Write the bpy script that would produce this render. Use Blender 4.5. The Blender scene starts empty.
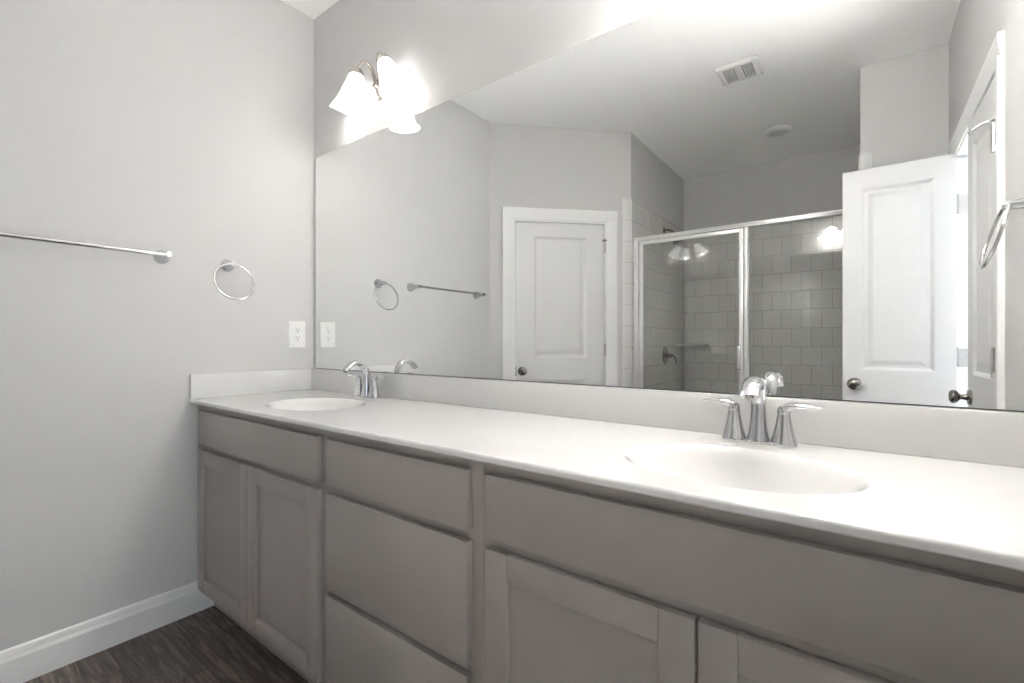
import bpy, bmesh, math
from mathutils import Vector, Matrix

# ------------------------------------------------------------------ camera, world, exposure
scene = bpy.context.scene
COL = scene.collection
PI = math.pi

cam_data = bpy.data.cameras.new('camera')
cam_data.sensor_width = 36.0
cam_data.lens = 468.56 * 36.0 / 1024.0
cam_data.shift_y = 0.6 / 1024.0
cam_data.clip_start = 0.01
cam = bpy.data.objects.new('camera', cam_data)
COL.objects.link(cam)
cam.location = (2.2163, -1.2808, 1.1162)
cam.rotation_euler = (PI / 2, 0, 0.6444)
scene.camera = cam

world = bpy.data.worlds.new('daylight')
scene.world = world
world.use_nodes = True
_bg = world.node_tree.nodes['Background']
_bg.inputs['Color'].default_value = (0.72, 0.86, 1.0, 1)
_bg.inputs['Strength'].default_value = 2.5

scene.view_settings.view_transform = 'Standard'
scene.view_settings.look = 'None'
scene.view_settings.gamma = 1.0
scene.view_settings.use_curve_mapping = False
scene.view_settings.exposure = 1.53
try:
    scene.cycles.max_bounces = 14
    scene.cycles.diffuse_bounces = 9
    scene.cycles.glossy_bounces = 8
    scene.cycles.transparent_max_bounces = 16
    scene.cycles.sample_clamp_indirect = 40.0
    scene.cycles.use_denoising = True
    scene.cycles.caustics_reflective = True
except Exception:
    pass

# sunlight added through a made-up bedroom window; its floor bounce brightens the bathroom ceiling
sun_data = bpy.data.lights.new('bounce_sun', 'SUN')
sun_data.energy = 105.0; sun_data.angle = 0.01; sun_data.color = (1.0, 0.995, 0.99)
bounce_sun = bpy.data.objects.new('bounce_sun', sun_data)
COL.objects.link(bounce_sun)
bounce_sun.location = (7.0, -1.7, 5.0)
bounce_sun.rotation_euler = (0, math.atan2(0.70, 1.0), 0)

BULB_WATTS = 0.06
BULB_WATTS_RIGHT = 0.1
BULB_COLOR = (1.0, 0.99, 0.978)
SHADE_EMIT = 1.1
SHADE_EMIT_RIGHT = 20.0

# ------------------------------------------------------------------ materials
def new_mat(name):
    m = bpy.data.materials.new(name)
    m.use_nodes = True
    return m, m.node_tree, m.node_tree.nodes['Principled BSDF']

def plain(name, col, rough=0.5, metal=0.0, spec=0.5, noise=0.0, nscale=30.0, bump=0.0, bscale=200.0, coat=0.0):
    m, nt, b = new_mat(name)
    b.inputs['Base Color'].default_value = (*col, 1)
    b.inputs['Roughness'].default_value = rough
    b.inputs['Metallic'].default_value = metal
    b.inputs['Specular IOR Level'].default_value = spec
    b.inputs['Coat Weight'].default_value = coat
    tc = nt.nodes.new('ShaderNodeTexCoord')
    if noise > 0:
        n = nt.nodes.new('ShaderNodeTexNoise')
        n.inputs['Scale'].default_value = nscale
        n.inputs['Detail'].default_value = 3
        r = nt.nodes.new('ShaderNodeValToRGB')
        r.color_ramp.elements[0].position = 0.3
        r.color_ramp.elements[1].position = 0.7
        r.color_ramp.elements[0].color = (*[c * (1 - noise) for c in col], 1)
        r.color_ramp.elements[1].color = (*[min(1, c * (1 + noise)) for c in col], 1)
        nt.links.new(tc.outputs['Object'], n.inputs['Vector'])
        nt.links.new(n.outputs['Fac'], r.inputs['Fac'])
        nt.links.new(r.outputs['Color'], b.inputs['Base Color'])
    if bump > 0:
        n2 = nt.nodes.new('ShaderNodeTexNoise')
        n2.inputs['Scale'].default_value = bscale
        n2.inputs['Detail'].default_value = 4
        bp = nt.nodes.new('ShaderNodeBump')
        bp.inputs['Strength'].default_value = bump
        bp.inputs['Distance'].default_value = 0.002
        nt.links.new(tc.outputs['Object'], n2.inputs['Vector'])
        nt.links.new(n2.outputs['Fac'], bp.inputs['Height'])
        nt.links.new(bp.outputs['Normal'], b.inputs['Normal'])
    return m

WALL_C = (0.60, 0.594, 0.587)
M = {}
M['paint'] = plain('greige_wall_paint', WALL_C, 0.75, spec=0.25, noise=0.012, nscale=3, bump=0.05, bscale=260)
M['ceiling'] = plain('white_ceiling_paint', (0.95, 0.946, 0.94), 0.9, spec=0.1, bump=0.06, bscale=200)
M['bedroom'] = plain('blue_grey_bedroom_paint', (0.36, 0.40, 0.45), 0.8, spec=0.2, noise=0.012, nscale=3)
M['trim'] = plain('white_semigloss_trim', (0.80, 0.797, 0.79), 0.35, noise=0.01, nscale=5)
M['door'] = plain('white_door_paint', (0.72, 0.716, 0.71), 0.4, noise=0.01, nscale=4, bump=0.03, bscale=120)
M['cabinet'] = plain('taupe_cabinet_paint', (0.33, 0.298, 0.276), 0.38, noise=0.02, nscale=6)
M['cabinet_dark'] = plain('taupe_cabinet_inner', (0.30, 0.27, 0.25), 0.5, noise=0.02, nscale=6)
M['counter'] = plain('glossy_cultured_marble', (0.68, 0.674, 0.668), 0.07, noise=0.012, nscale=7, coat=0.3)
M['chrome'] = plain('polished_chrome', (0.62, 0.62, 0.63), 0.06, metal=1.0, noise=0.01, nscale=20)
M['nickel'] = plain('brushed_nickel', (0.56, 0.52, 0.47), 0.26, metal=1.0, noise=0.05, nscale=60)
M['dark_nickel'] = plain('satin_nickel_door_hardware', (0.36, 0.34, 0.31), 0.25, metal=1.0, noise=0.06, nscale=50)
M['hinge'] = plain('satin_hinge_steel', (0.50, 0.49, 0.47), 0.3, metal=1.0, noise=0.04, nscale=60)
M['alu'] = plain('bright_anodised_aluminium', (0.86, 0.855, 0.845), 0.30, metal=0.7, noise=0.02, nscale=40)
M['plastic'] = plain('white_plastic', (0.82, 0.815, 0.80), 0.35, noise=0.01, nscale=9)
M['slot'] = plain('dark_slot', (0.03, 0.03, 0.03), 0.7, noise=0.1, nscale=40)
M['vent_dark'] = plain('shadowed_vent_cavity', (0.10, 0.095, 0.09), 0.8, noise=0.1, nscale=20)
M['lens'] = plain('grey_diffusing_lens', (0.72, 0.715, 0.70), 0.5, noise=0.03, nscale=50)
M['pan'] = plain('white_acrylic', (0.78, 0.78, 0.77), 0.25, noise=0.01, nscale=6)
M['shelf'] = plain('grey_stone_shelf', (0.50, 0.49, 0.47), 0.4, noise=0.03, nscale=20)
M['edge'] = plain('mirror_glass_edge', (0.10, 0.115, 0.11), 0.25, noise=0.05, nscale=20)
M['carpet'] = plain('beige_bedroom_floor', (0.55, 0.53, 0.51), 0.9, noise=0.1, nscale=80)

m, nt, b = new_mat('silvered_mirror')
b.inputs['Base Color'].default_value = (0.91, 0.92, 0.915, 1)
b.inputs['Metallic'].default_value = 1.0
b.inputs['Roughness'].default_value = 0.0
M['mirror'] = m

# clear pane: thin sheet, Fresnel reflection over straight transmission
m = bpy.data.materials.new('clear_shower_glass')
m.use_nodes = True
nt = m.node_tree
nt.nodes.remove(nt.nodes['Principled BSDF'])
out = nt.nodes['Material Output']
tr = nt.nodes.new('ShaderNodeBsdfTransparent'); tr.inputs['Color'].default_value = (0.97, 0.975, 0.97, 1)
gl = nt.nodes.new('ShaderNodeBsdfGlossy'); gl.inputs['Roughness'].default_value = 0.0
fr = nt.nodes.new('ShaderNodeFresnel'); fr.inputs['IOR'].default_value = 1.8      # both faces of the sheet counted at the front one
mx = nt.nodes.new('ShaderNodeMixShader')
gm = nt.nodes.new('ShaderNodeNewGeometry')
iv = nt.nodes.new('ShaderNodeMath'); iv.operation = 'SUBTRACT'; iv.inputs[0].default_value = 1.0
ml = nt.nodes.new('ShaderNodeMath'); ml.operation = 'MULTIPLY'
nt.links.new(gm.outputs['Backfacing'], iv.inputs[1])
nt.links.new(fr.outputs['Fac'], ml.inputs[0]); nt.links.new(iv.outputs['Value'], ml.inputs[1])
nt.links.new(ml.outputs['Value'], mx.inputs['Fac'])
nt.links.new(tr.outputs['BSDF'], mx.inputs[1]); nt.links.new(gl.outputs['BSDF'], mx.inputs[2])
nt.links.new(mx.outputs['Shader'], out.inputs['Surface'])
M['glass'] = m

# frosted lamp shade glass: lit from inside
def shade_mat(name, strength):
    m, nt, b = new_mat(name)
    b.inputs['Base Color'].default_value = (0.85, 0.83, 0.80, 1)
    b.inputs['Roughness'].default_value = 0.4
    b.inputs['Emission Color'].default_value = (1.0, 0.99, 0.978, 1)
    b.inputs['Emission Strength'].default_value = strength
    return m
M['shade'] = shade_mat('frosted_lit_lamp_glass', SHADE_EMIT)
M['shade_right'] = shade_mat('frosted_lit_lamp_glass_bright', SHADE_EMIT_RIGHT)
m, nt, b = new_mat('glowing_bulb')
b.inputs['Base Color'].default_value = (1, 0.97, 0.92, 1)
b.inputs['Emission Color'].default_value = (1.0, 0.99, 0.978, 1)
b.inputs['Emission Strength'].default_value = 5.0
M['bulb'] = m

# wood planks running along X
def wood_floor():
    m, nt, b = new_mat('dark_wood_plank')
    N = nt.nodes.new; L = nt.links.new
    tc = N('ShaderNodeTexCoord')
    brick = N('ShaderNodeTexBrick')
    brick.offset = 0.37
    brick.inputs['Scale'].default_value = 1.0
    brick.inputs['Mortar Size'].default_value = 0.0016
    brick.inputs['Mortar Smooth'].default_value = 0.1
    brick.inputs['Brick Width'].default_value = 1.22
    brick.inputs['Row Height'].default_value = 0.178
    brick.inputs['Color1'].default_value = (0.0, 0.0, 0.0, 1)
    brick.inputs['Color2'].default_value = (1.0, 1.0, 1.0, 1)
    brick.inputs['Mortar'].default_value = (0.5, 0.5, 0.5, 1)
    mp = N('ShaderNodeMapping'); mp.inputs['Location'].default_value = (0.35, 0.09, 0)
    L(tc.outputs['Object'], mp.inputs['Vector']); L(mp.outputs['Vector'], brick.inputs['Vector'])
    sh = N('ShaderNodeVectorMath'); sh.operation = 'MULTIPLY_ADD'
    sh.inputs[1].default_value = (3.7, 5.3, 0)
    L(brick.outputs['Color'], sh.inputs[0]); L(tc.outputs['Object'], sh.inputs[2])
    mp2 = N('ShaderNodeMapping'); mp2.inputs['Scale'].default_value = (2.6, 30, 1)
    L(sh.outputs['Vector'], mp2.inputs['Vector'])
    n1 = N('ShaderNodeTexNoise'); n1.inputs['Scale'].default_value = 1.6; n1.inputs['Detail'].default_value = 8
    n1.inputs['Roughness'].default_value = 0.62; n1.inputs['Distortion'].default_value = 1.3
    L(mp2.outputs['Vector'], n1.inputs['Vector'])
    ramp = N('ShaderNodeValToRGB')
    e = ramp.color_ramp.elements
    e[0].position = 0.28; e[0].color = (0.019, 0.014, 0.011, 1)
    e[1].position = 0.74; e[1].color = (0.150, 0.118, 0.100, 1)
    k = ramp.color_ramp.elements.new(0.5); k.color = (0.052, 0.041, 0.035, 1)
    L(n1.outputs['Fac'], ramp.inputs['Fac'])
    mixc = N('ShaderNodeMix'); mixc.data_type = 'RGBA'; mixc.blend_type = 'MULTIPLY'
    mixc.inputs['Factor'].default_value = 1.0
    tone = N('ShaderNodeMapRange'); tone.inputs['To Min'].default_value = 1.45; tone.inputs['To Max'].default_value = 2.3
    L(brick.outputs['Color'], tone.inputs['Value'])
    L(ramp.outputs['Color'], mixc.inputs['A']); L(tone.outputs['Result'], mixc.inputs['B'])
    gap = N('ShaderNodeMix'); gap.data_type = 'RGBA'
    gap.inputs['B'].default_value = (0.022, 0.017, 0.014, 1)
    L(brick.outputs['Fac'], gap.inputs['Factor']); L(mixc.outputs['Result'], gap.inputs['A'])
    L(gap.outputs['Result'], b.inputs['Base Color'])
    b.inputs['Roughness'].default_value = 0.42
    bp = N('ShaderNodeBump'); bp.inputs['Strength'].default_value = 0.15; bp.inputs['Distance'].default_value = 0.002
    L(n1.outputs['Fac'], bp.inputs['Height']); L(bp.outputs['Normal'], b.inputs['Normal'])
    return m
M['floor'] = wood_floor()

def tile_mat(name, axis, off=(0.0, 0.0)):
    """glazed wall tile in running bond; axis = horizontal axis of the wall"""
    m, nt, b = new_mat(name)
    N = nt.nodes.new; L = nt.links.new
    tc = N('ShaderNodeTexCoord')
    sp = N('ShaderNodeSeparateXYZ'); cb = N('ShaderNodeCombineXYZ')
    L(tc.outputs['Object'], sp.inputs['Vector'])
    ax = N('ShaderNodeMath'); ax.operation = 'ADD'; ax.inputs[1].default_value = off[0]
    az = N('ShaderNodeMath'); az.operation = 'ADD'; az.inputs[1].default_value = off[1]
    L(sp.outputs[axis], ax.inputs[0]); L(sp.outputs['Z'], az.inputs[0])
    L(ax.outputs['Value'], cb.inputs['X']); L(az.outputs['Value'], cb.inputs['Y'])
    br = N('ShaderNodeTexBrick')
    br.offset = 0.5
    br.inputs['Scale'].default_value = 1.0
    br.inputs['Brick Width'].default_value = 0.150
    br.inputs['Row Height'].default_value = 0.1635
    br.inputs['Mortar Size'].default_value = 0.0022
    br.inputs['Mortar Smooth'].default_value = 0.2
    br.inputs['Color1'].default_value = (0.64, 0.63, 0.61, 1)
    br.inputs['Color2'].default_value = (0.68, 0.67, 0.65, 1)
    br.inputs['Mortar'].default_value = (0.40, 0.39, 0.37, 1)
    L(cb.outputs['Vector'], br.inputs['Vector'])
    L(br.outputs['Color'], b.inputs['Base Color'])
    inv = N('ShaderNodeMath'); inv.operation = 'SUBTRACT'; inv.inputs[0].default_value = 1.0
    L(br.outputs['Fac'], inv.inputs[1])
    bp = N('ShaderNodeBump'); bp.inputs['Strength'].default_value = 0.5; bp.inputs['Distance'].default_value = 0.0015
    L(inv.outputs['Value'], bp.inputs['Height']); L(bp.outputs['Normal'], b.inputs['Normal'])
    b.inputs['Roughness'].default_value = 0.26
    return m

# ------------------------------------------------------------------ mesh builder
def frame_to(d, up=(0, 0, 1)):
    """rotation whose local Z points along d"""
    z = Vector(d).normalized()
    u = Vector(up)
    if abs(z.dot(u)) > 0.98:
        u = Vector((1, 0, 0))
    x = u.cross(z).normalized(); y = z.cross(x)
    return Matrix((x, y, z)).transposed().to_4x4()

class MB:
    def __init__(self):
        self.bm = bmesh.new()
    def box(self, x0, x1, y0, y1, z0, z1, mat=None):
        vs = [self.bm.verts.new((x, y, z)) for x in (x0, x1) for y in (y0, y1) for z in (z0, z1)]
        for f in ((0, 1, 3, 2), (4, 6, 7, 5), (0, 4, 5, 1), (2, 3, 7, 6), (0, 2, 6, 4), (1, 5, 7, 3)):
            self.bm.faces.new([vs[i] for i in f])
        if mat is not None:
            for v in vs: v.co = mat @ v.co
        return self
    def prism(self, pts, axis, a, b, mat=None):
        """closed 2-D polygon swept along an axis; pts give the other two coordinates in xyz order"""
        def mk(p, t):
            c = list(p); c.insert(axis, t); return Vector(c)
        v0 = [self.bm.verts.new(mk(p, a)) for p in pts]; v1 = [self.bm.verts.new(mk(p, b)) for p in pts]
        n = len(pts)
        for i in range(n):
            self.bm.faces.new((v0[i], v0[(i + 1) % n], v1[(i + 1) % n], v1[i]))
        self.bm.faces.new(list(reversed(v0))); self.bm.faces.new(v1)
        if mat is not None:
            for v in v0 + v1: v.co = mat @ v.co
        return self
    def lathe(self, prof, mat=None, seg=32, sx=1.0, sy=1.0):
        rings = []
        for r, h in prof:
            if r < 1e-6:
                rings.append([self.bm.verts.new((0, 0, h))])
            else:
                rings.append([self.bm.verts.new((r * sx * math.cos(2 * PI * i / seg), r * sy * math.sin(2 * PI * i / seg), h)) for i in range(seg)])
        for a, b in zip(rings, rings[1:]):
            for i in range(seg):
                j = (i + 1) % seg
                if len(a) == 1 and len(b) > 1: self.bm.faces.new((a[0], b[j], b[i]))
                elif len(b) == 1 and len(a) > 1: self.bm.faces.new((a[i], a[j], b[0]))
                elif len(a) > 1: self.bm.faces.new((a[i], a[j], b[j], b[i]))
        if len(rings[0]) > 1: self.bm.faces.new(list(reversed(rings[0])))
        if len(rings[-1]) > 1: self.bm.faces.new(rings[-1])
        if mat is not None:
            for r in rings:
                for v in r: v.co = mat @ v.co
        return self
    def tube(self, pts, rad, seg=16, closed=False, flat=None):
        """tube through points; rad is a number, a list, or list of (a, b) half-axes"""
        P = [Vector(p) for p in pts]; n = len(P)
        R = rad if isinstance(rad, (list, tuple)) else [rad] * n
        rings = []; prev = None
        for i in range(n):
            if closed: t = P[(i + 1) % n] - P[i - 1]
            else: t = P[min(i + 1, n - 1)] - P[max(i - 1, 0)]
            t.normalize()
            if prev is None:
                u = Vector((0, 0, 1)) if abs(t.z) < 0.9 else Vector((0, 1, 0))
                x = u.cross(t).normalized()
            else:
                x = (prev - t * prev.dot(t)).normalized()
            prev = x; y = t.cross(x)
            a, b = R[i] if isinstance(R[i], (list, tuple)) else (R[i], R[i])
            rings.append([self.bm.verts.new(P[i] + x * a * math.cos(2 * PI * k / seg) + y * b * math.sin(2 * PI * k / seg)) for k in range(seg)])
        m_ = n if closed else n - 1
        for i in range(m_):
            a, b = rings[i], rings[(i + 1) % n]
            for k in range(seg):
                self.bm.faces.new((a[k], a[(k + 1) % seg], b[(k + 1) % seg], b[k]))
        if not closed:
            self.bm.faces.new(list(reversed(rings[0]))); self.bm.faces.new(rings[-1])
        return self
    def xform(self, mat):
        bmesh.ops.transform(self.bm, matrix=mat, verts=self.bm.verts); return self
    def build(self, name, mat, parent=None, bevel=0.0, smooth=None, origin=None, seg=2, recalc=True):
        """verts are in world coordinates, or in the parent's frame when there is a parent"""
        bm = self.bm
        if recalc: bmesh.ops.recalc_face_normals(bm, faces=bm.faces)
        if bevel > 0:
            es = [e for e in bm.edges if len(e.link_faces) == 2 and e.calc_face_angle(0) > 0.6]
            bmesh.ops.bevel(bm, geom=es, offset=bevel, segments=seg, affect='EDGES', profile=0.5, clamp_overlap=True)
        if origin is not None:
            bmesh.ops.translate(bm, vec=-Vector(origin), verts=bm.verts)
        me = bpy.data.meshes.new(name)
        bm.to_mesh(me); bm.free()
        o = bpy.data.objects.new(name, me)
        COL.objects.link(o)
        for mm in (mat if isinstance(mat, (list, tuple)) else [mat]):
            me.materials.append(mm)
        if origin is not None: o.location = origin
        if parent is not None: o.parent = parent
        if smooth is None: smooth = bevel > 0
        if smooth:
            for p in me.polygons: p.use_smooth = True
            try: me.set_sharp_from_angle(angle=math.radians(38))
            except Exception: pass
        return o

def tag(o, label, cat, group=None, kind=None):
    o['label'] = label; o['category'] = cat
    if group: o['group'] = group
    if kind: o['kind'] = kind
    return o

def thing(name, loc, label, cat, group=None, rz=0.0, kind=None):
    o = bpy.data.objects.new(name, None)
    o.empty_display_size = 0.05
    COL.objects.link(o)
    o.location = loc; o.rotation_euler = (0, 0, rz)
    return tag(o, label, cat, group, kind)

def copy_tree(o, parent=None):
    c = o.copy(); COL.objects.link(c)
    if parent is not None: c.parent = parent
    for ch in list(o.children): copy_tree(ch, c)
    return c

def T(*v): return Matrix.Translation(v)
def R(a, ax): return Matrix.Rotation(a, 4, ax)

def bez(p0, p1, p2, p3, n=14):
    o = []
    for i in range(n + 1):
        t = i / n; s = 1 - t
        o.append(Vector(p0) * s ** 3 + Vector(p1) * 3 * s * s * t + Vector(p2) * 3 * s * t * t + Vector(p3) * t ** 3)
    return o

# ------------------------------------------------------------------ the room (metres; mirror face at y = 0, room towards -y)
HC = 2.74
YW = 0.006                      # face of the vanity wall
XR = 2.583                      # face of the right wall
A = 1.3924                      # left wall length
XS, YS, YB = 0.772, -2.1754, -3.505
XB = 2.199
WT = 0.11                       # wall thickness

def structure(mb, name, mat, label, cat, **k):
    return tag(mb.build(name, mat, **k), label, cat, kind='structure')

structure(MB().box(XR + 0.055, 4.6, -3.62, 0.12, -0.06, 0.0), 'floor_bedroom', M['carpet'], 'pale bedroom floor past the double doors', 'floor')
structure(MB().box(-0.12, XR + 0.055, -3.62, 0.12, -0.06, 0.0), 'floor', M['floor'],
          'dark brown wood plank floor in front of the vanity', 'floor')
structure(MB().box(-0.12, 4.6, -3.62, 0.12, HC, HC + 0.06), 'ceiling', M['ceiling'],
          'flat white painted ceiling', 'ceiling')
structure(MB().box(-WT, 4.6, YW, YW + WT, 0, HC), 'wall_back', M['paint'],
          'greige wall behind the long mirror and vanity', 'wall')
structure(MB().box(-WT, 0, -A, YW, 0, HC), 'wall_left', M['paint'],
          'greige wall carrying the towel bar and the outlet beside the mirror corner', 'wall')

# 45 degree wall: local s along the wall, n out of the wall into the room
e = Vector((XS, YS + A, 0)); LA = e.length; e.normalize()
nrm = Vector((-e.y, e.x, 0))
AW = Matrix((e, nrm, Vector((0, 0, 1)))).transposed().to_4x4(); AW.translation = Vector((0, -A, 0))
D1A, D1B, D1H = 0.178, 0.905, 2.038      # opening in the angled wall
mb = MB()
mb.box(0, D1A, -WT, 0, 0, HC, AW); mb.box(D1B, LA, -WT, 0, 0, HC, AW); mb.box(D1A, D1B, -WT, 0, D1H, HC, AW)
structure(mb, 'wall_corner', M['paint'], 'angled greige wall seen in the mirror holding the closed white door', 'wall')

structure(MB().box(XS - WT, XS, YB, YS, 0, HC), 'wall_shower_left', M['paint'], 'grey wall at the valve side of the shower', 'wall')
structure(MB().box(XS - WT, XB + WT, YB - WT, YB, 0, HC), 'wall_shower_back', M['paint'], 'grey wall behind the shower tile', 'wall')
structure(MB().box(XB, XR + WT, YB, YS, 0, HC), 'wall_front', M['paint'], 'short greige wall between the shower and the double doors', 'wall')

# right wall with the double door opening
OA, OB, OH = 0.985, 1.915, 2.052
mb = MB()
mb.box(XR, XR + WT, -OA, YW, 0, HC); mb.box(XR, XR + WT, YS, -OB, 0, HC); mb.box(XR, XR + WT, -OB, -OA, OH, HC)
structure(mb, 'wall_right', M['paint'], 'greige wall on the right with the double doorway', 'wall')

# bedroom side of the double doors, unseen; window opening placed to steer the added sunlight
portal = bpy.data.lights.new('doorway_portal', 'AREA')
portal.shape = 'RECTANGLE'; portal.size = 1.3; portal.size_y = 1.7
portal.cycles.is_portal = True
po = bpy.data.objects.new('doorway_portal', portal); COL.objects.link(po)
po.location = (4.5, -2.60, 1.45); po.rotation_euler = (PI / 2, 0, PI / 2)
mb = MB()
mb.box(4.5, 4.6, -3.62, -3.25, 0, HC); mb.box(4.5, 4.6, -1.95, 0.12, 0, HC); mb.box(4.5, 4.6, -3.25, -1.95, 0, 0.6); mb.box(4.5, 4.6, -3.25, -1.95, 2.3, HC)
structure(mb, 'wall_bedroom', M['bedroom'], 'blue-grey wall of the bedroom past the double doors', 'wall')
structure(MB().box(XR + WT, 4.5, -3.62, -3.52, 0, HC), 'wall_bedroom_end', M['bedroom'], 'blue-grey end wall of the bedroom past the double doors', 'wall')
structure(MB().box(XR + WT, 4.5, 0.0, YW, 0, HC), 'wall_bedroom_side', M['bedroom'], 'blue-grey side wall of the bedroom past the double doors', 'wall')

# tile on the shower walls, with its narrow edging columns on the two outer faces
TZ = 2.231
structure(MB().box(XS, XS + 0.008, YB, YS, 0, TZ), 'wall_tile_left', tile_mat('tile_side', 'Y', (0.02, 0.069)),
          'grey square tile on the valve wall of the shower', 'wall tile', bevel=0.002)
structure(MB().box(XS + 0.008, XB - 0.008, YB, YB + 0.008, 0, TZ), 'wall_tile_back', tile_mat('tile_back', 'X', (-0.053, 0.069)),
          'grey staggered tile on the back wall of the shower', 'wall tile', bevel=0.002)
structure(MB().box(XB - 0.008, XB, YB, YS, 0, TZ), 'wall_tile_right', tile_mat('tile_side_right', 'Y', (0.02, 0.069)),
          'grey square tile on the door end wall of the shower', 'wall tile', bevel=0.002)
def edging_mat():
    m, nt, b = new_mat('tile_edging')
    N = nt.nodes.new; L = nt.links.new
    tc = N('ShaderNodeTexCoord'); sp = N('ShaderNodeSeparateXYZ')
    L(tc.outputs['Object'], sp.inputs['Vector'])
    ad = N('ShaderNodeMath'); ad.operation = 'ADD'; ad.inputs[1].default_value = 0.069
    md = N('ShaderNodeMath'); md.operation = 'MODULO'; md.inputs[1].default_value = 0.1635
    lt = N('ShaderNodeMath'); lt.operation = 'LESS_THAN'; lt.inputs[1].default_value = 0.003
    L(sp.outputs['Z'], ad.inputs[0]); L(ad.outputs['Value'], md.inputs[0]); L(md.outputs['Value'], lt.inputs[0])
    mx = N('ShaderNodeMix'); mx.data_type = 'RGBA'
    mx.inputs['A'].default_value = (0.72, 0.715, 0.70, 1); mx.inputs['B'].default_value = (0.45, 0.44, 0.42, 1)
    L(lt.outputs['Value'], mx.inputs['Factor']); L(mx.outputs['Result'], b.inputs['Base Color'])
    b.inputs['Roughness'].default_value = 0.2
    return m
M['edging'] = edging_mat()
structure(MB().box(1.027, LA, 0, 0.008, 0, TZ, AW), 'trim_1', M['edging'], 'white tile edging strip between the closed door and the shower', 'tile edging', bevel=0.003)
structure(MB().box(XB, XB + 0.058, YS, YS + 0.008, 0, TZ), 'trim_2', M['edging'], 'white tile edging strip behind the open door leaf', 'tile edging', bevel=0.003)

# baseboards
BBP = [(0.0, 0.0), (0.014, 0.0), (0.014, 0.088), (0.0125, 0.093), (0.0105, 0.100), (0.0095, 0.108), (0.0075, 0.118), (0.003, 0.1235), (0.0, 0.1235)]
structure(MB().prism([(p[0], p[1]) for p in BBP], 1, -A + 0.005, -0.43), 'baseboard_left', M['trim'],
          'white moulded baseboard along the left wall', 'baseboard')
mb = MB()
mb.prism([(p[0], p[1]) for p in BBP], 0, 0.02, 0.088, AW)
structure(mb, 'baseboard_corner', M['trim'], 'short white baseboard on the angled wall beside the door casing', 'baseboard')
mb = MB()
mb.prism([(XR - p[0], p[1]) for p in BBP], 1, -0.90, -0.55)
structure(mb, 'baseboard_right', M['trim'], 'white baseboard on the right wall beside the vanity', 'baseboard')
mb = MB(); mb.prism([(YS + p[0], p[1]) for p in BBP], 0, XB + 0.06, XR)
structure(mb, 'baseboard_front', M['trim'], 'white baseboard on the short wall behind the open door leaf', 'baseboard')

# ------------------------------------------------------------------ casings and doors
CAS = [(0.0, 0.0), (0.085, 0.0), (0.085, 0.017), (0.070, 0.018), (0.040, 0.015), (0.012, 0.011), (0.0, 0.009)]
def casing(name, a, b, h, mat4, label, depth=WT, stops=False):
    """door casing with jamb; a, b opening edges in local s, wall face n = 0"""
    mb = MB()
    c = 0.085; g = 0.004
    # legs (profile in s,n swept in z)
    mb.prism([(a + g - p[0], p[1]) for p in CAS], 2, 0, h + 0.0 + g, mat4)
    mb.prism([(b - g + p[0], p[1]) for p in CAS], 2, 0, h + g, mat4)
    # head (profile in n,z swept in s)
    mb.prism([(p[1], h - g + p[0]) for p in CAS], 0, a + g - c, b - g + c, mat4)
    # jamb lining
    t = 0.016; q = 0.012
    if stops:
        mb.box(a + t, a + t + q, -0.062, -0.048, 0, h - t, mat4); mb.box(b - t - q, b - t, -0.062, -0.048, 0, h - t, mat4); mb.box(a + t, b - t, -0.062, -0.048, h - t - q, h - t, mat4)
    mb.box(a, a + t, -depth, 0.001, 0, h, mat4); mb.box(b - t, b, -depth, 0.001, 0, h, mat4); mb.box(a, b, -depth, 0.001, h - t, h, mat4)
    return structure(mb, name, M['trim'], label, 'door casing')

def door_leaf(w, h, stile, panels, th=0.035):
    """leaf in its own frame: hinge edge or knob edge at s = 0..w, face n = 0, back n = -th"""
    mb = MB(); bm = mb.bm
    def face(n0, sgn):
        xs = [0, stile, w - stile, w]
        zs = [0.0]
        for z0, z1 in panels: zs += [z0, z1]
        zs.append(h)
        V = {}
        def v(s, z, n=0.0):
            k = (round(s, 5), round(z, 5), round(n, 5))
            if k not in V: V[k] = bm.verts.new((s, n0 + sgn * n, z))
            return V[k]
        for i in range(3):
            for j in range(len(zs) - 1):
                if i == 1 and j % 2 == 1:
                    prev = None
                    for off, dep in ((0, 0), (0.006, -0.003), (0.016, -0.009), (0.030, -0.009), (0.052, -0.003)):
                        q = [v(xs[1] + off, zs[j] + off, dep), v(xs[2] - off, zs[j] + off, dep), v(xs[2] - off, zs[j + 1] - off, dep), v(xs[1] + off, zs[j + 1] - off, dep)]
                        if prev:
                            for k in range(4): bm.faces.new((prev[k], prev[(k + 1) % 4], q[(k + 1) % 4], q[k]))
                        prev = q
                    bm.faces.new(prev)
                else:
                    bm.faces.new((v(xs[i], zs[j]), v(xs[i + 1], zs[j]), v(xs[i + 1], zs[j + 1]), v(xs[i], zs[j + 1])))
        return zs
    zs = face(0.0, 1); face(-th, -1)
    def q(*c): bm.faces.new([bm.verts.new(p) for p in c])
    q((0, 0, 0), (0, -th, 0), (0, -th, h), (0, 0, h)); q((w, 0, 0), (w, -th, 0), (w, -th, h), (w, 0, h))
    q((0, 0, 0), (w, 0, 0), (w, -th, 0), (0, -th, 0)); q((0, 0, h), (w, 0, h), (w, -th, h), (0, -th, h))
    bmesh.ops.remove_doubles(bm, verts=bm.verts, dist=1e-5)
    return mb

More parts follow.
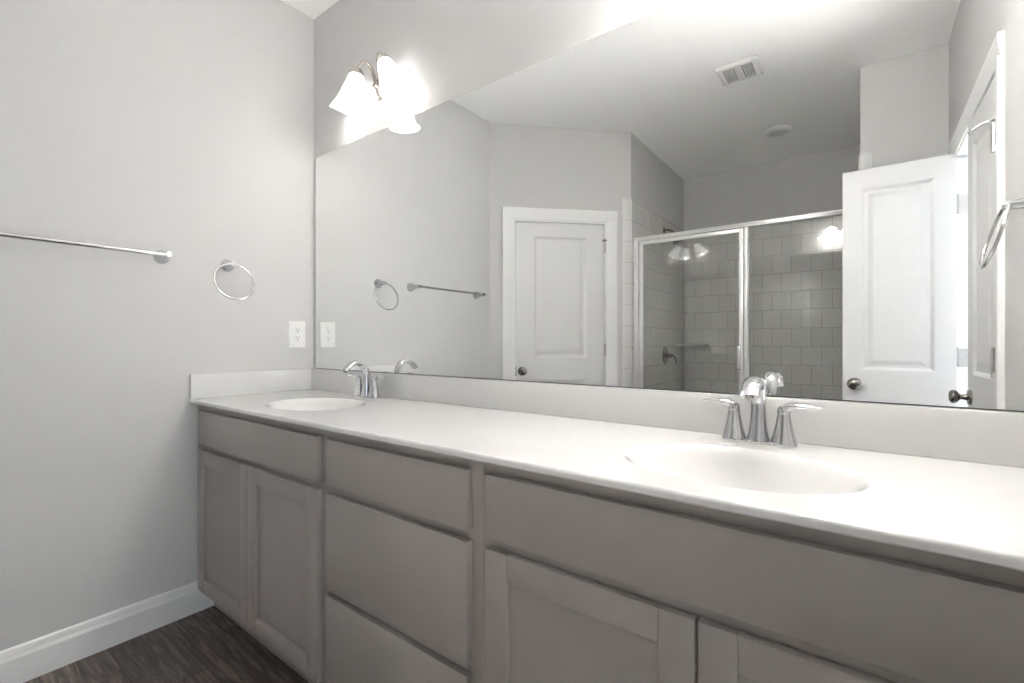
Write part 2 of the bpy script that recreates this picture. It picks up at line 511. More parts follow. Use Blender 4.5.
def knob(s, z, n0, sgn, parent):
    """round knob on a rose, axis along local n"""
    m = T(s, n0, z) @ R(-PI / 2 * sgn, 'X')
    MB().lathe([(0.0, 0.0), (0.033, 0.0), (0.033, 0.005), (0.029, 0.010), (0.014, 0.013), (0.011, 0.020), (0.0105, 0.032), (0.016, 0.037),
                (0.024, 0.042), (0.0285, 0.050), (0.0285, 0.057), (0.024, 0.064), (0.014, 0.068), (0.0, 0.069)], m, 28).build('knob', M['dark_nickel'], parent, smooth=True)

def hinge(s, z, n, parent, stop=0.0, plates=None, h=0.089, r=0.0075):
    """hinge knuckle at (s, n); stop adds the door-stop arm on the pin (signed length along s)"""
    mb = MB()
    for k in range(5):
        z0 = z - h / 2 + k * h / 5
        mb.lathe([(0, 0), (r, 0), (r, h / 5 - 0.0012), (r * .8, h / 5 - 0.0004), (0, h / 5 - 0.0004)], T(s, n, z0), 16)
    mb.lathe([(0, 0), (r * .7, 0), (r * .9, 0.004), (0, 0.007)], T(s, n, z + h / 2), 16)
    if plates: mb.box(*plates)
    hg = mb.build('hinge', M['hinge'], parent, smooth=True)
    if stop:
        q = MB()
        sg = 1 if stop > 0 else -1
        q.lathe([(0, 0), (0.011, 0), (0.011, 0.006), (0, 0.006)], T(s, n, z + h / 2 + 0.002), 16)
        q.tube(bez((s, n, z + h / 2 + 0.007), (s + stop * .2, n + 0.024, z + h / 2 + 0.010), (s + stop * .6, n + 0.040, z + h / 2 + 0.006), (s + stop, n + 0.056, z + h / 2 - 0.012), 10), 0.0052, 10)
        q.lathe([(0, -0.007), (0.0085, -0.006), (0.0095, 0.0), (0.0085, 0.006), (0, 0.007)], T(s + stop, n + 0.056, z + h / 2 - 0.012) @ R(-PI / 2, 'X'), 14)
        q.tube([(s, n, z + h / 2 + 0.006), (s - sg * 0.014, n + 0.003, z + h / 2 + 0.004)], 0.005, 10)
        q.build('door_stop', M['chrome'], hg, smooth=True)
    return hg

def put(o, mat4):
    o.matrix_basis = mat4; return o

# closed door on the angled wall
casing('trim_3', D1A, D1B, D1H, AW, 'white casing around the closed door on the angled wall', stops=True)
W1 = D1B - D1A - 0.032 - 0.010
d1 = door_leaf(W1, 2.011, 0.138, [(0.24, 0.825), (0.990, 1.908)]).build('door_1', M['door'], smooth=False)
tag(d1, 'closed white two-panel door on the angled wall left of the shower', 'door', kind='structure')
put(d1, AW @ T(D1A + 0.022, -0.009, 0.006))
knob(0.045, 0.892, 0.0, 1, d1)
for z, st in ((1.842, -0.030), (1.045, 0), (0.22, 0)):
    hinge(W1 + 0.003, z, 0.012, d1, st)
MB().box(-0.003, 0.002, -0.02, 0.001, 0.855, 0.925).build('latch_plate', M['dark_nickel'], d1)

# double doors in the right wall (local s along -y, n into the room = -x)
RW = Matrix((Vector((0, -1, 0)), Vector((-1, 0, 0)), Vector((0, 0, 1)))).transposed().to_4x4(); RW.translation = Vector((XR, 0, 0))
casing('trim_4', OA, OB, OH, RW, 'white casing around the double doorway in the right wall')
LW = 0.457
# near leaf, almost shut, hinged beside the towel ring
d2 = door_leaf(LW, 2.028, 0.085, [(0.24, 0.80), (0.975, 1.92)]).build('door_2', M['door'], smooth=False)
tag(d2, 'almost shut white door leaf on the right wall, seen edge-on past the towel ring', 'door', kind='structure')
put(d2, RW @ T(OA + 0.018, 0.0, 0.008) @ R(math.radians(2.0), 'Z'))
for z, st in ((1.812, 0.020), (1.035, 0), (0.22, 0)):
    hinge(-0.002, z, 0.010, d2, st, h=0.10, r=0.009)
knob(LW - 0.055, 0.880, 0.0, 1, d2); knob(LW - 0.055, 0.880, -0.035, -1, d2)
# far leaf, open at a right angle into the room
d3 = door_leaf(LW, 2.030, 0.080, [(0.24, 0.78), (0.955, 1.926)]).build('door_3', M['door'], smooth=False)
tag(d3, 'white door leaf standing open at a right angle in front of the shower', 'door', kind='structure')
# leaf frame: s runs from hinge towards -x, n towards +y (the vanity)
LF = Matrix((Vector((-1, 0, 0)), Vector((0, 1, 0)), Vector((0, 0, 1)))).transposed().to_4x4(); LF.translation = Vector((XR - 0.004, -1.900 + 0.035, 0.012))
put(d3, LF @ R(math.radians(0.5), 'Z'))
knob(LW - 0.052, 0.878, 0.0, 1, d3); knob(LW - 0.052, 0.878, -0.035, -1, d3)
for z in (1.786, 1.027, 0.22):
    hg = hinge(-0.004, z, -0.026, d3)
    MB().box(-0.062, -0.006, -0.0365, -0.0315, z - 0.045, z + 0.045).build('hinge_plate', M['hinge'], hg)

# ------------------------------------------------------------------ vanity cabinets
FF, DF = -0.507, -0.526          # face frame plane, door plane
CZ0, CZ1 = 0.108, 0.866
def cabinet(x0, x1, label, group='grey vanity cabinets under the countertop'):
    root = thing('vanity_cabinet', (x0, 0, 0), label, 'cabinet', group)
    t = 0.018
    mb = MB()
    w = x1 - x0
    mb.box(0.0005, t, FF + 0.0185, 0.0, CZ0, CZ1 - 0.001); mb.box(w - t, w - 0.0005, FF + 0.0185, 0.0, CZ0, CZ1 - 0.001)
    mb.box(t, w - t, FF + 0.0185, 0.0, CZ0, CZ0 + t); mb.box(t, w - t, -0.012, 0.0, CZ0 + t, CZ1 - 0.12)
    mb.build('carcass', M['cabinet_dark'], root)
    MB().box(0.001, w - 0.001, -0.452, -0.436, 0.0, CZ0).build('toe_kick', M['cabinet_dark'], root)
    return root
def face_frame(root, w, opens, stl=0.042, str_=0.042):
    """stiles and rails 18 mm thick; opens = rail z bands"""
    mb = MB()
    mb.box(0.0005, stl, FF, FF + 0.018, CZ0, CZ1 - 0.001); mb.box(w - str_, w - 0.0005, FF, FF + 0.018, CZ0, CZ1 - 0.001)
    for z0, z1 in opens: mb.box(stl, w - str_, FF, FF + 0.018, z0, z1)
    return mb.build('face_frame', M['cabinet'], root, bevel=0.0006, seg=1)
def slab(name, root, x0, x1, z0, z1):
    return MB().box(x0, x1, DF, FF - 0.0005, z0, z1).build(name, M['cabinet'], root, bevel=0.0016)
def shaker(root, x0, x1, z0, z1):
    s = 0.057; mb = MB(); k = 0.0004
    mb.box(x0, x0 + s, DF, FF - 0.0005, z0, z1); mb.box(x1 - s, x1, DF, FF - 0.0005, z0, z1)
    mb.box(x0 + s + k, x1 - s - k, DF, FF - 0.0005, z1 - s, z1); mb.box(x0 + s + k, x1 - s - k, DF, FF - 0.0005, z0, z0 + s)
    d = mb.build('door', M['cabinet'], root, bevel=0.0012)
    MB().box(x0 + s - 0.001, x1 - s + 0.001, DF + 0.0105, FF - 0.002, z0 + s - 0.001, z1 - s + 0.001).build('door_panel', M['cabinet'], d)
    return d
ZT1, ZT0 = 0.838, 0.705           # top row fronts
ZD1, ZD0 = 0.682, 0.113           # doors
RAILS = [(CZ0, CZ0 + 0.03), (0.672, 0.715), (0.825, CZ1 - 0.001)]
# left sink base
c1 = cabinet(0.0, 0.958, 'grey sink cabinet with two shaker doors against the left wall')
face_frame(c1, 0.958, RAILS, 0.075, 0.042)
slab('false_front', c1, 0.052, 0.932, ZT0, ZT1)
shaker(c1, 0.052, 0.4905, ZD0, ZD1); shaker(c1, 0.4935, 0.932, ZD0, ZD1)
# drawer base
c2 = cabinet(0.958, 1.557, 'grey three-drawer cabinet between the two sink cabinets')
face_frame(c2, 0.599, [(CZ0, CZ0 + 0.03), (0.370, 0.415), (0.672, 0.715), (0.825, CZ1 - 0.001)])
slab('drawer_front', c2, 0.024, 0.5685, ZT0, ZT1)
slab('drawer_front', c2, 0.024, 0.5685, 0.4055, 0.681)
slab('drawer_front', c2, 0.024, 0.5685, ZD0, 0.388)
# right sink base
c3 = cabinet(1.557, XR - 0.001, 'grey sink cabinet with wide false front nearest the camera, under the right basin')
face_frame(c3, XR - 0.001 - 1.557, RAILS, 0.042, 0.15)
slab('false_front', c3, 0.021, 0.900, ZT0, ZT1)
shaker(c3, 0.021, 0.4475, ZD0, ZD1); shaker(c3, 0.4525, 0.900, ZD0, ZD1)

# ------------------------------------------------------------------ countertop with two integral basins
TOP, BOT, CF = 0.883, 0.866, -0.5405
SINKS = [(0.555, -0.305), (2.015, -0.310)]
SA, SB = 0.207, 0.157
def countertop():
    mb = MB(); bm = mb.bm
    x_lo, x_hi, y_lo, y_hi = 0.001, XR - 0.001, CF + 0.008, YW
    N = 96
    hx, = (0.235,)
    def quad(x0, x1, y0, y1):
        bm.faces.new([bm.verts.new(p) for p in ((x0, y0, TOP), (x1, y0, TOP), (x1, y1, TOP), (x0, y1, TOP))])
    xs = [x_lo]
    for cx, cy in SINKS:
        quad(xs[-1], cx - hx, y_lo, y_hi); xs.append(cx + hx)
        # ring between ellipse and rectangle
        inner, outer = [], []
        for i in range(N):
            a = 2 * PI * i / N
            ca, sa = math.cos(a), math.sin(a)
            px, py = SA * 1.03 * ca, SB * 1.03 * sa
            inner.append(bm.verts.new((cx + px, cy + py, TOP)))
            tx = hx / abs(px) if abs(px) > 1e-9 else 1e9
            ty = ((y_hi - cy) if py > 0 else (cy - y_lo)) / abs(py) if abs(py) > 1e-9 else 1e9
            t = min(tx, ty)
            outer.append(bm.verts.new((cx + px * t, cy + py * t, TOP)))
        for i in range(N):
            j = (i + 1) % N
            bm.faces.new((inner[i], outer[i], outer[j], inner[j]))
        for sx in (-1, 1):           # rectangle corners
            for yy in (y_lo, y_hi):
                cand = sorted(outer, key=lambda v: (v.co.x - (cx + sx * hx)) ** 2 + (v.co.y - yy) ** 2)
                e1 = min((v for v in outer if abs(v.co.x - (cx + sx * hx)) < 1e-6), key=lambda v: abs(v.co.y - yy))
                e2 = min((v for v in outer if abs(v.co.y - yy) < 1e-6), key=lambda v: abs(v.co.x - (cx + sx * hx)))
                if e1 is not e2:
                    bm.faces.new((e1, bm.verts.new((cx + sx * hx, yy, TOP)), e2))
    quad(xs[-1], x_hi, y_lo, y_hi)
    # rounded front nose and underside strip
    prof = [(y_lo, TOP)]
    r = 0.007
    for i in range(1, 7):
        a = PI / 2 * i / 6
        prof.append((CF + r - r * math.sin(a) + (0.001 if i == 0 else 0), TOP - r + r * math.cos(a)))
    prof += [(CF, BOT + 0.003), (CF + 0.003, BOT), (-0.455, BOT)]
    rows = [[bm.verts.new((x, p[0], p[1])) for p in prof] for x in (x_lo, x_hi)]
    for i in range(len(prof) - 1):
        bm.faces.new((rows[0][i], rows[1][i], rows[1][i + 1], rows[0][i + 1]))
    bmesh.ops.remove_doubles(bm, verts=bm.verts, dist=1e-5)
    for f in bm.faces:
        f.normal_update()
        if (f.normal.z < 0) == (f.calc_center_median().z > BOT + 0.001) and abs(f.normal.z) > 1e-4: f.normal_flip()
        elif abs(f.normal.z) <= 1e-4 and f.normal.y > 0: f.normal_flip()
    o = mb.build('countertop', M['counter'], smooth=True, origin=(1.29, 0, TOP), recalc=False)
    for p in o.data.polygons:
        if p.normal.z > 0.999: p.use_smooth = False
    tag(o, 'long glossy white countertop with two oval basins on the grey cabinets', 'countertop')
    for cx, cy in SINKS:
        q = MB(); b2 = q.bm
        prof = [(1.03, 0.0), (1.026, -0.0001), (1.020, -0.0003), (1.012, -0.0009), (0.995, -0.0026), (0.975, -0.0060), (0.945, -0.0130), (0.90, -0.0260), (0.84, -0.0450), (0.75, -0.0700), (0.62, -0.0950), (0.46, -0.122), (0.26, -0.129), (0.10, -0.132)]
        rings = [[b2.verts.new((cx - 1.29 + SA * k * math.cos(2 * PI * i / N), cy + SB * k * math.sin(2 * PI * i / N), h)) for i in range(N)] for k, h in prof]
        for a_, b_ in zip(rings, rings[1:]):
            for i in range(N):
                b2.faces.new((a_[i], a_[(i + 1) % N], b_[(i + 1) % N], b_[i]))
        b2.faces.new(rings[-1])
        for f in b2.faces: f.smooth = True
        bs = q.build('sink_basin', M['counter'], o, smooth=True)
        MB().lathe([(0.0, 0.002), (0.016, 0.004), (0.0205, 0.003), (0.022, 0.0), (0.022, -0.01)], T(cx - 1.29, cy, -0.131), 24).build('drain', M['chrome'], bs, smooth=True)
    return o
countertop()
SPL = 0.984
tag(MB().box(0.021, XR - 0.001, -0.020, YW, TOP + 0.0003, SPL).build('backsplash', M['counter'], bevel=0.002, origin=(1.29, 0, TOP)),
    'long low white backsplash strip under the mirror', 'backsplash')
tag(MB().box(0.0005, 0.020, CF + 0.002, YW - 0.0005, TOP + 0.0003, SPL).build('side_splash', M['counter'], bevel=0.002, origin=(0.01, -0.28, TOP)),
    'short white splash strip against the left wall at the countertop end', 'backsplash')

# ------------------------------------------------------------------ mirror
MZ0, MZ1, MX0 = 0.9845, 2.0376, 0.027
mb = MB(); mb.box(MX0, 2.570, 0.0, YW - 0.0005, MZ0, MZ1)
mir = mb.build('mirror', [M['edge'], M['mirror']], origin=(1.29, 0, MZ0), bevel=0.0026, seg=1, smooth=False)
for p in mir.data.polygons:
    if p.normal.y < -0.99: p.material_index = 1
tag(mir, 'huge frameless mirror over the vanity reaching down to the backsplash', 'mirror')

# ------------------------------------------------------------------ faucets
def make_faucet(loc, label):
    root = thing('faucet', loc, label, 'faucet', 'chrome faucets behind the basins')
    # oblong base plate
    mb = MB()
    pts = []
    for i in range(48):
        a = 2 * PI * i / 48
        c, s = math.cos(a), math.sin(a)
        x = 0.0775 * math.copysign(abs(c) ** 0.8, c)
        pts.append((x, 0.0275 * math.copysign(abs(s) ** 0.75, s) * (1 - 0.22 * math.exp(-(x / 0.035) ** 2))))
    mb.prism(pts, 2, 0.0, 0.010)
    mb.build('base_plate', M['chrome'], root, bevel=0.003)
    for sx in (-1, 1):
        h = MB().lathe([(0.0, 0.0085), (0.0265, 0.0085), (0.0255, 0.014), (0.0225, 0.024), (0.0190, 0.038), (0.0160, 0.054), (0.0140, 0.066), (0.0132, 0.072), (0.0, 0.072)],
                       T(sx * 0.051, 0, 0), 32).build('handle_base', M['chrome'], root, smooth=True)
        lv = MB()
        lv.lathe([(0.0, 0.0722), (0.0128, 0.0722), (0.0135, 0.077), (0.0125, 0.085), (0.009, 0.0905), (0.0, 0.092)], T(sx * 0.051, 0, 0), 28)
        path = bez((sx * 0.050, 0, 0.080), (sx * 0.068, -0.002, 0.096), (sx * 0.086, -0.004, 0.094), (sx * 0.124, -0.006, 0.0905), 14)
        rad = []
        for i in range(15):
            t = i / 14
            wy = 0.0085 + 0.0035 * math.sin(PI * min(1, t * 1.05))
            rad.append((wy * (1 if t < .9 else (1 - (t - .9) * 6)), (0.0075 * (1 - t) + 0.0032) * (1 if t < .9 else (1 - (t - .9) * 5))))
        lv.tube(path, rad, 16)
        lv.build('lever', M['chrome'], root, smooth=True)
    # spout: flared pedestal and arched neck
    sp = MB()
    sp.lathe([(0.0, 0.0085), (0.0235, 0.0085), (0.0225, 0.016), (0.0195, 0.032), (0.0172, 0.052), (0.016, 0.075), (0.0155, 0.09)], None, 32)
    path = bez((0, 0, 0.076), (0, 0.006, 0.150), (0, -0.062, 0.172), (0, -0.104, 0.116), 22)
    rad = [(0.0150 + 0.0045 * min(1.0, i / 13.0), 0.0150 - 0.0055 * min(1.0, i / 16.0)) for i in range(23)]
    sp.tube(path, rad, 24)
    s = sp.build('spout', M['chrome'], root, smooth=True)
    d = (path[-1] - path[-2]).normalized()
    MB().lathe([(0, 0), (0.0085, 0), (0.0085, 0.003), (0, 0.003)], T(*(path[-1])) @ frame_to(d), 20).build('aerator', M['dark_nickel'], s, smooth=True)
    # lift rod behind the spout
    MB().lathe([(0.0, 0.0085), (0.0024, 0.0085), (0.0024, 0.052), (0.0045, 0.054), (0.005, 0.060), (0.003, 0.064), (0, 0.0645)], T(0, 0.0235, 0), 12).build('lift_rod', M['chrome'], root, smooth=True)
    return root
FY = -0.080
f2 = make_faucet((2.022, FY, TOP), 'chrome two-lever faucet behind the right, nearer basin')
f1 = copy_tree(f2); f1.location = (0.553, FY, TOP)
f1['label'] = 'chrome two-lever faucet behind the left basin near the wall outlet'

# ------------------------------------------------------------------ towel rings, towel bar
def wall_post(mb, y, z, reach):
    """tapered post growing from a wall flange, axis along +x"""
    k = reach / 0.088
    mb.lathe([(0.0, 0.0), (0.027, 0.0), (0.0275, 0.004), (0.0255, 0.010), (0.021, 0.020 * k), (0.0165, 0.034 * k), (0.0135, 0.050 * k), (0.0115, 0.066 * k), (0.0110, reach - 0.006), (0.0095, reach), (0.0, reach + 0.001)],
             T(0, y, z) @ R(PI / 2, 'Y'), 28)
def make_ring(loc, label, rz=0.0, reach=0.062):
    root = thing('towel_ring', loc, label, 'towel ring', 'round chrome towel rings', rz)
    mb = MB(); wall_post(mb, 0, 0, reach)
    mb.build('post', M['chrome'], root, smooth=True)
    Rr = 0.0785; th = math.radians(15.4)
    c = Vector((reach - 0.006 + Rr * math.sin(th), 0, 0.0 - Rr * math.cos(th)))
    u = Vector((0, 1, 0)); v = Vector((-math.sin(th), 0, math.cos(th)))
    pts = [c + u * Rr * math.cos(2 * PI * i / 64) + v * Rr * math.sin(2 * PI * i / 64) for i in range(64)]
    MB().tube(pts, 0.0042, 12, closed=True).build('ring', M['chrome'], root, smooth=True)
    return root
r1 = make_ring((0, -0.396, 1.449), 'round chrome towel ring on the left wall above the outlet')
r2 = make_ring((XR, -0.395, 1.457), 'chrome towel ring on the right wall, seen only in the mirror at its right edge', PI, 0.090)

tb = thing('towel_bar', (0, -0.935, 1.451), 'straight chrome towel bar on the left wall', 'towel bar')
for y in (-0.301, 0.301):
    mb = MB(); wall_post(mb, y, 0.0, 0.088); mb.build('post', M['chrome'], tb, smooth=True)
MB().tube([(0.075, -0.297, 0), (0.075, 0.297, 0)], 0.0078, 20).build('bar', M['chrome'], tb, smooth=True)

# ------------------------------------------------------------------ outlet
ot = thing('wall_outlet', (0, -0.0815, 1.1537), 'white duplex electrical outlet on the left wall beside the mirror', 'outlet')
MB().box(0, 0.006, -0.042, 0.042, -0.065, 0.065).build('cover_plate', M['plastic'], ot, bevel=0.004)
for z in (-0.0195, 0.0195):
    q = MB(); pts = []
    for i in range(32):
        a = 2 * PI * i / 32
        pts.append((max(-0.0168, min(0.0168, 0.0185 * math.cos(a))), z + max(-0.0135, min(0.0135, 0.0175 * math.sin(a)))))
    q.prism(pts, 0, 0.005, 0.0082)
    rc = q.build('receptacle', M['plastic'], ot, bevel=0.0008)
    q = MB()
    q.box(0.0078, 0.0088, -0.0075, -0.0052, z + 0.0005, z + 0.0090); q.box(0.0078, 0.0088, 0.0052, 0.0075, z + 0.0012, z + 0.0085)
    q.lathe([(0, 0), (0.0028, 0), (0.0028, 0.001), (0, 0.001)], T(0.0078, 0, z - 0.0065) @ R(PI / 2, 'Y'), 14)
    q.build('slots', M['slot'], rc)
MB().lathe([(0, 0), (0.003, 0), (0.0025, 0.0012), (0, 0.0014)], T(0.0058, 0, 0) @ R(PI / 2, 'Y'), 14).build('screw', M['plastic'], ot, smooth=True)

# ------------------------------------------------------------------ vanity lights
def make_fixture(loc, label):
    root = thing('vanity_light', loc, label, 'wall light', 'three-lamp vanity lights above the mirror')
    # oval canopy against the wall
    MB().lathe([(0.0, 0.0), (0.060, 0.0), (0.060, 0.006), (0.054, 0.014), (0.040, 0.022), (0.018, 0.028), (0.0, 0.029)], R(PI / 2, 'X'), 40, sx=1.05, sy=0.80).build('canopy', M['nickel'], root, smooth=True)
    MB().lathe([(0.0, 0.0), (0.012, 0.0), (0.012, 0.010), (0.008, 0.016), (0.0, 0.018)], T(0, -0.026, 0) @ R(PI / 2, 'X'), 20).build('finial', M['nickel'], root, smooth=True)
    lamps = [(-1, (-0.083, -0.062, 0.078), (-0.173, -0.064, -0.078)), (0, (0.0, -0.124, 0.032), (0.0, -0.140, -0.120)), (1, (0.083, -0.062, 0.078), (0.173, -0.064, -0.078))]
    for k, cap, mouth in lamps:
        cap = Vector(cap); mouth = Vector(mouth)
        ax = (mouth - cap).normalized(); Lh = (mouth - cap).length
        fm = T(*cap) @ frame_to(ax)
        # curved arm from canopy, over, and down into the socket cup
        if k == 0:
            arm = bez((0, -0.024, 0.004), (0, -0.050, 0.105), (0, -0.105, 0.100), tuple(cap - ax * 0.004), 18)
        else:
            arm = bez((k * 0.012, -0.022, 0.006), (k * 0.020, -0.046, 0.120), (k * 0.052, -0.060, 0.135), tuple(cap - ax * 0.004), 18)
        ar = MB().tube(arm, 0.0052, 12).build('arm', M['nickel'], root, smooth=True)
        MB().lathe([(0.0, -0.012), (0.007, -0.010), (0.009, -0.004), (0.012, 0.0), (0.022, 0.006), (0.027, 0.014), (0.029, 0.026), (0.0305, 0.034), (0.0285, 0.036), (0.0, 0.036)], fm, 28).build('socket_cup', M['nickel'], ar, smooth=True)
        # bell shade, flared rim, hollow
        o_ = [(0.026, 0.020), (0.030, 0.034), (0.036, 0.055), (0.041, 0.080), (0.045, 0.105), (0.050, 0.130), (0.058, 0.150), (0.067, Lh - 0.002), (0.069, Lh)]
        i_ = [(r_ - 0.004, h_) for r_, h_ in reversed(o_[1:])]
        MB().lathe(o_ + i_ + [(0.0, 0.036)], fm, 36).build('shade', M['shade'], root, smooth=True)
        MB().lathe([(0.0, 0.037), (0.012, 0.038), (0.014, 0.060), (0.022, 0.080), (0.026, 0.100), (0.022, 0.118), (0.010, 0.128), (0.0, 0.130)], fm, 20).build('bulb', M['bulb'], root, smooth=True)
        ld = bpy.data.lights.new('bulb_light', 'POINT')
        ld.energy = BULB_WATTS; ld.color = BULB_COLOR; ld.shadow_soft_size = 0.02
        lo = bpy.data.objects.new('bulb_light', ld); COL.objects.link(lo)
        lo.parent = root; lo.location = cap + ax * (Lh - 0.012)
    return root
v1 = make_fixture((0.542, YW, 2.213), 'three-lamp nickel vanity light with bell shades above the mirror near the left wall')
v2 = copy_tree(v1); v2.location = (2.07, YW, 2.215)
v2['label'] = 'three-lamp nickel vanity light over the right basin, reflected in the fixed shower pane'
for o in v2.children:
    if o.type == 'LIGHT':
        o.data = o.data.copy(); o.data.energy = BULB_WATTS_RIGHT
    elif o.name.startswith('shade'):
        o.material_slots[0].link = 'OBJECT'; o.material_slots[0].material = M['shade_right']

# ------------------------------------------------------------------ ceiling vent and shower ceiling light
VX, VY = 1.622, -1.772
vt = thing('exhaust_vent', (VX, VY, HC), 'white rectangular exhaust vent grille on the ceiling', 'vent')
mb = MB()
hw, hd = 0.113, 0.106
mb.prism([(-hw, 0.0), (-hw, -0.006), (-hw + 0.014, -0.018), (-hw + 0.034, -0.020), (-hw + 0.034, 0.0)], 1, -hd, hd)
mb.prism([(hw, 0.0), (hw, -0.006), (hw - 0.014, -0.018), (hw - 0.034, -0.020), (hw - 0.034, 0.0)], 1, -hd, hd)
mb.prism([(-hd, 0.0), (-hd, -0.006), (-hd + 0.012, -0.018), (-hd + 0.026, -0.020), (-hd + 0.026, 0.0)], 0, -hw, hw)
mb.prism([(hd, 0.0), (hd, -0.006), (hd - 0.012, -0.018), (hd - 0.026, -0.020), (hd - 0.026, 0.0)], 0, -hw, hw)
mb.build('frame', M['plastic'], vt)
MB().box(-hw + 0.03, hw - 0.03, -hd + 0.02, hd - 0.02, -0.006, -0.001).build('cavity', M['vent_dark'], vt)  # flat dark plate instead of a recess; the shade is in its colour
q = MB()
for sx in (-1, 1):
    for i in range(6):
        x = sx * (0.0285 + i * 0.0105)
        q.box(x - 0.0022, x + 0.0022, -hd + 0.024, hd - 0.024, -0.020, -0.006)
q.build('slats', M['plastic'], vt)
MB().box(-0.020, 0.020, -hd + 0.024, hd - 0.024, -0.0205, -0.006).build('centre_plate', M['plastic'], vt, bevel=0.003)

sl = thing('ceiling_light', (1.688, -2.82, HC), 'round flush shower ceiling light with a grey lens', 'ceiling light')
MB().lathe([(0.0, 0.0), (0.092, 0.0), (0.092, -0.004), (0.084, -0.013), (0.070, -0.016), (0.066, -0.014), (0.0, -0.010)], None, 48).build('trim_ring', M['plastic'], sl, smooth=True)
MB().lathe([(0.0, -0.009), (0.066, -0.0135), (0.060, -0.021), (0.040, -0.024), (0.0, -0.025)], None, 40).build('lens', M['lens'], sl, smooth=True)

# ------------------------------------------------------------------ shower
YG = -2.235
structure(MB().box(XS + 0.008, XB - 0.008, YG - 0.05, YG + 0.055, 0, 0.115), 'trim_5', M['pan'], 'white shower curb under the glass enclosure', 'curb', bevel=0.008)
tag(MB().box(XS + 0.009, XB - 0.009, YB + 0.009, YG - 0.051, 0.0, 0.04).build('shower_pan', M['pan'], bevel=0.006), 'white shower pan inside the glass enclosure', 'shower pan')

en = thing('shower_enclosure', (XS, YG, 0.115), 'framed glass shower enclosure with a hinged door and a fixed pane', 'shower enclosure')
ex0, ex1 = 0.0085, XB - XS - 0.0085
Z0 = 0.001; ZH = 1.928 - 0.115
# header: stepped channel
MB().prism([(-0.024, ZH - 0.028), (0.020, ZH - 0.028), (0.020, ZH - 0.014), (0.024, ZH - 0.010), (0.024, ZH - 0.003), (0.020, ZH), (-0.024, ZH)], 0, ex0, ex1).build('header', M['alu'], en, bevel=0.0015)
MB().prism([(-0.024, Z0), (0.024, Z0), (0.024, 0.018), (0.014, 0.030), (-0.024, 0.030)], 0, ex0, ex1).build('sill', M['alu'], en, bevel=0.001)
MB().box(ex0, 0.042, -0.020, 0.020, 0.030, ZH - 0.028).build('wall_jamb', M['alu'], en, bevel=0.002)
MB().box(ex1 - 0.028, ex1, -0.020, 0.020, 0.030, ZH - 0.028).build('wall_jamb', M['alu'], en, bevel=0.002)
px0, px1 = 1.559 - XS, 1.592 - XS
MB().prism([(px0, -0.020), (px0, 0.012), (px0 + 0.006, 0.020), (px1 - 0.010, 0.020), (px1, 0.012), (px1, -0.020)], 2, 0.030, ZH - 0.028).build('strike_post', M['alu'], en, bevel=0.0015)
MB().box(px1 + 0.0005, ex1 - 0.0285, -0.003, 0.003, 0.0305, ZH - 0.0285).build('fixed_pane', M['glass'], en)
# hinged door with its own frame
dx0, dx1 = 0.048, px0 - 0.004
dz0, dz1 = 0.036, ZH - 0.032
q = MB()
q.box(dx0, dx0 + 0.028, -0.010, 0.012, dz0, dz1); q.box(dx1 - 0.026, dx1, -0.010, 0.012, dz0, dz1)
q.box(dx0 + 0.028, dx1 - 0.026, -0.010, 0.012, dz1 - 0.026, dz1); q.box(dx0 + 0.028, dx1 - 0.026, -0.010, 0.012, dz0, dz0 + 0.030)
dr = q.build('door', M['alu'], en, bevel=0.003)
MB().box(dx0 + 0.0285, dx1 - 0.0265, -0.002, 0.004, dz0 + 0.0305, dz1 - 0.0265).build('pane', M['glass'], dr)
hx_ = dx1 - 0.020
q = MB(); q.prism([(0.012, 0.924 - 0.115), (0.030, 0.934 - 0.115), (0.036, 0.96 - 0.115), (0.036, 1.06 - 0.115), (0.030, 1.086 - 0.115), (0.012, 1.096 - 0.115),
                   (0.012, 1.080 - 0.115), (0.024, 1.072 - 0.115), (0.027, 1.05 - 0.115), (0.027, 0.97 - 0.115), (0.024, 0.948 - 0.115), (0.012, 0.940 - 0.115)], 0, hx_ - 0.013, hx_ + 0.009)
q.build('handle', M['alu'], dr, bevel=0.0015)

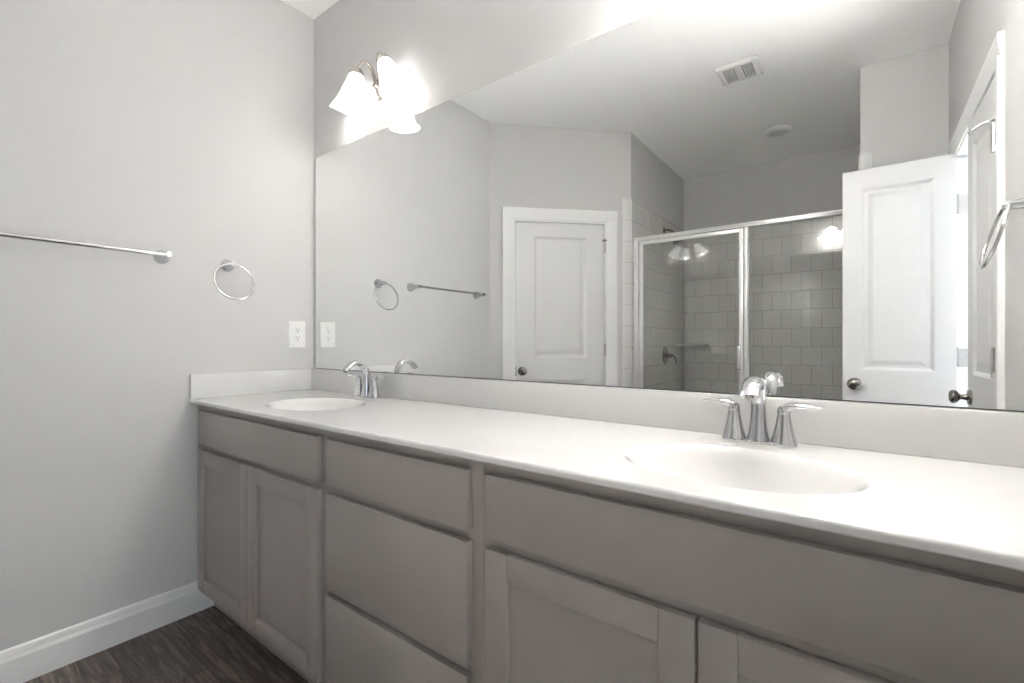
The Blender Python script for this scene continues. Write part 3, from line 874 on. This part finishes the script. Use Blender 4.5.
# shower valve, shower head, corner shelf
va = thing('shower_valve', (XS + 0.008, -2.935, 0.995), 'nickel shower valve with a drooping lever on the tiled wall', 'shower valve')
MB().lathe([(0.0, 0.0), (0.082, 0.0), (0.082, 0.003), (0.074, 0.008), (0.050, 0.014), (0.030, 0.017), (0.0, 0.017)], R(PI / 2, 'Y'), 40).build('escutcheon', M['dark_nickel'], va, smooth=True)
MB().lathe([(0.0, 0.016), (0.022, 0.016), (0.021, 0.040), (0.017, 0.058), (0.014, 0.066), (0.0, 0.067)], R(PI / 2, 'Y'), 28).build('stem', M['dark_nickel'], va, smooth=True)
MB().tube(bez((0.052, 0, 0.0), (0.075, 0.004, 0.006), (0.100, 0.006, -0.005), (0.105, 0.006, -0.075), 12), [0.010, 0.010, 0.010, 0.0098, 0.0096, 0.0094, 0.0092, 0.009, 0.0088, 0.0085, 0.008, 0.0075, 0.006], 14).build('lever', M['dark_nickel'], va, smooth=True)

sh = thing('overhead_shower', (XS + 0.001, -2.90, 2.118), 'shower head and arm on the valve wall, just showing over the enclosure header', 'shower head')
MB().lathe([(0.0, 0.007), (0.030, 0.007), (0.028, 0.013), (0.014, 0.018), (0.0, 0.018)], R(PI / 2, 'Y'), 28).build('flange', M['dark_nickel'], sh, smooth=True)
arm = bez((0.010, 0, 0), (0.060, 0, 0.004), (0.085, 0, -0.010), (0.110, 0, -0.070), 12)
MB().tube(arm, 0.0098, 14).build('arm', M['dark_nickel'], sh, smooth=True)
d = (arm[-1] - arm[-2]).normalized()
MB().lathe([(0.0, -0.006), (0.012, -0.006), (0.015, 0.006), (0.014, 0.014), (0.024, 0.024), (0.040, 0.040), (0.043, 0.050), (0.040, 0.054), (0.0, 0.054)], T(*arm[-1]) @ frame_to(d), 32).build('head', M['dark_nickel'], sh, smooth=True)

sf = MB(); b_ = sf.bm
pts = [(0.0, 0.0)] + [(0.235 * math.cos(PI / 2 * i / 16) ** 0.85, 0.235 * math.sin(PI / 2 * i / 16) ** 0.85) for i in range(17)]
sf.prism([(XS + 0.008 + p[0], YB + 0.008 + p[1]) for p in pts], 2, 1.075, 1.098)
tag(sf.build('corner_shelf', M['shelf'], bevel=0.003, origin=(XS + 0.008, YB + 0.008, 1.075)), 'grey corner shelf on the shower tile beside the valve', 'shelf')
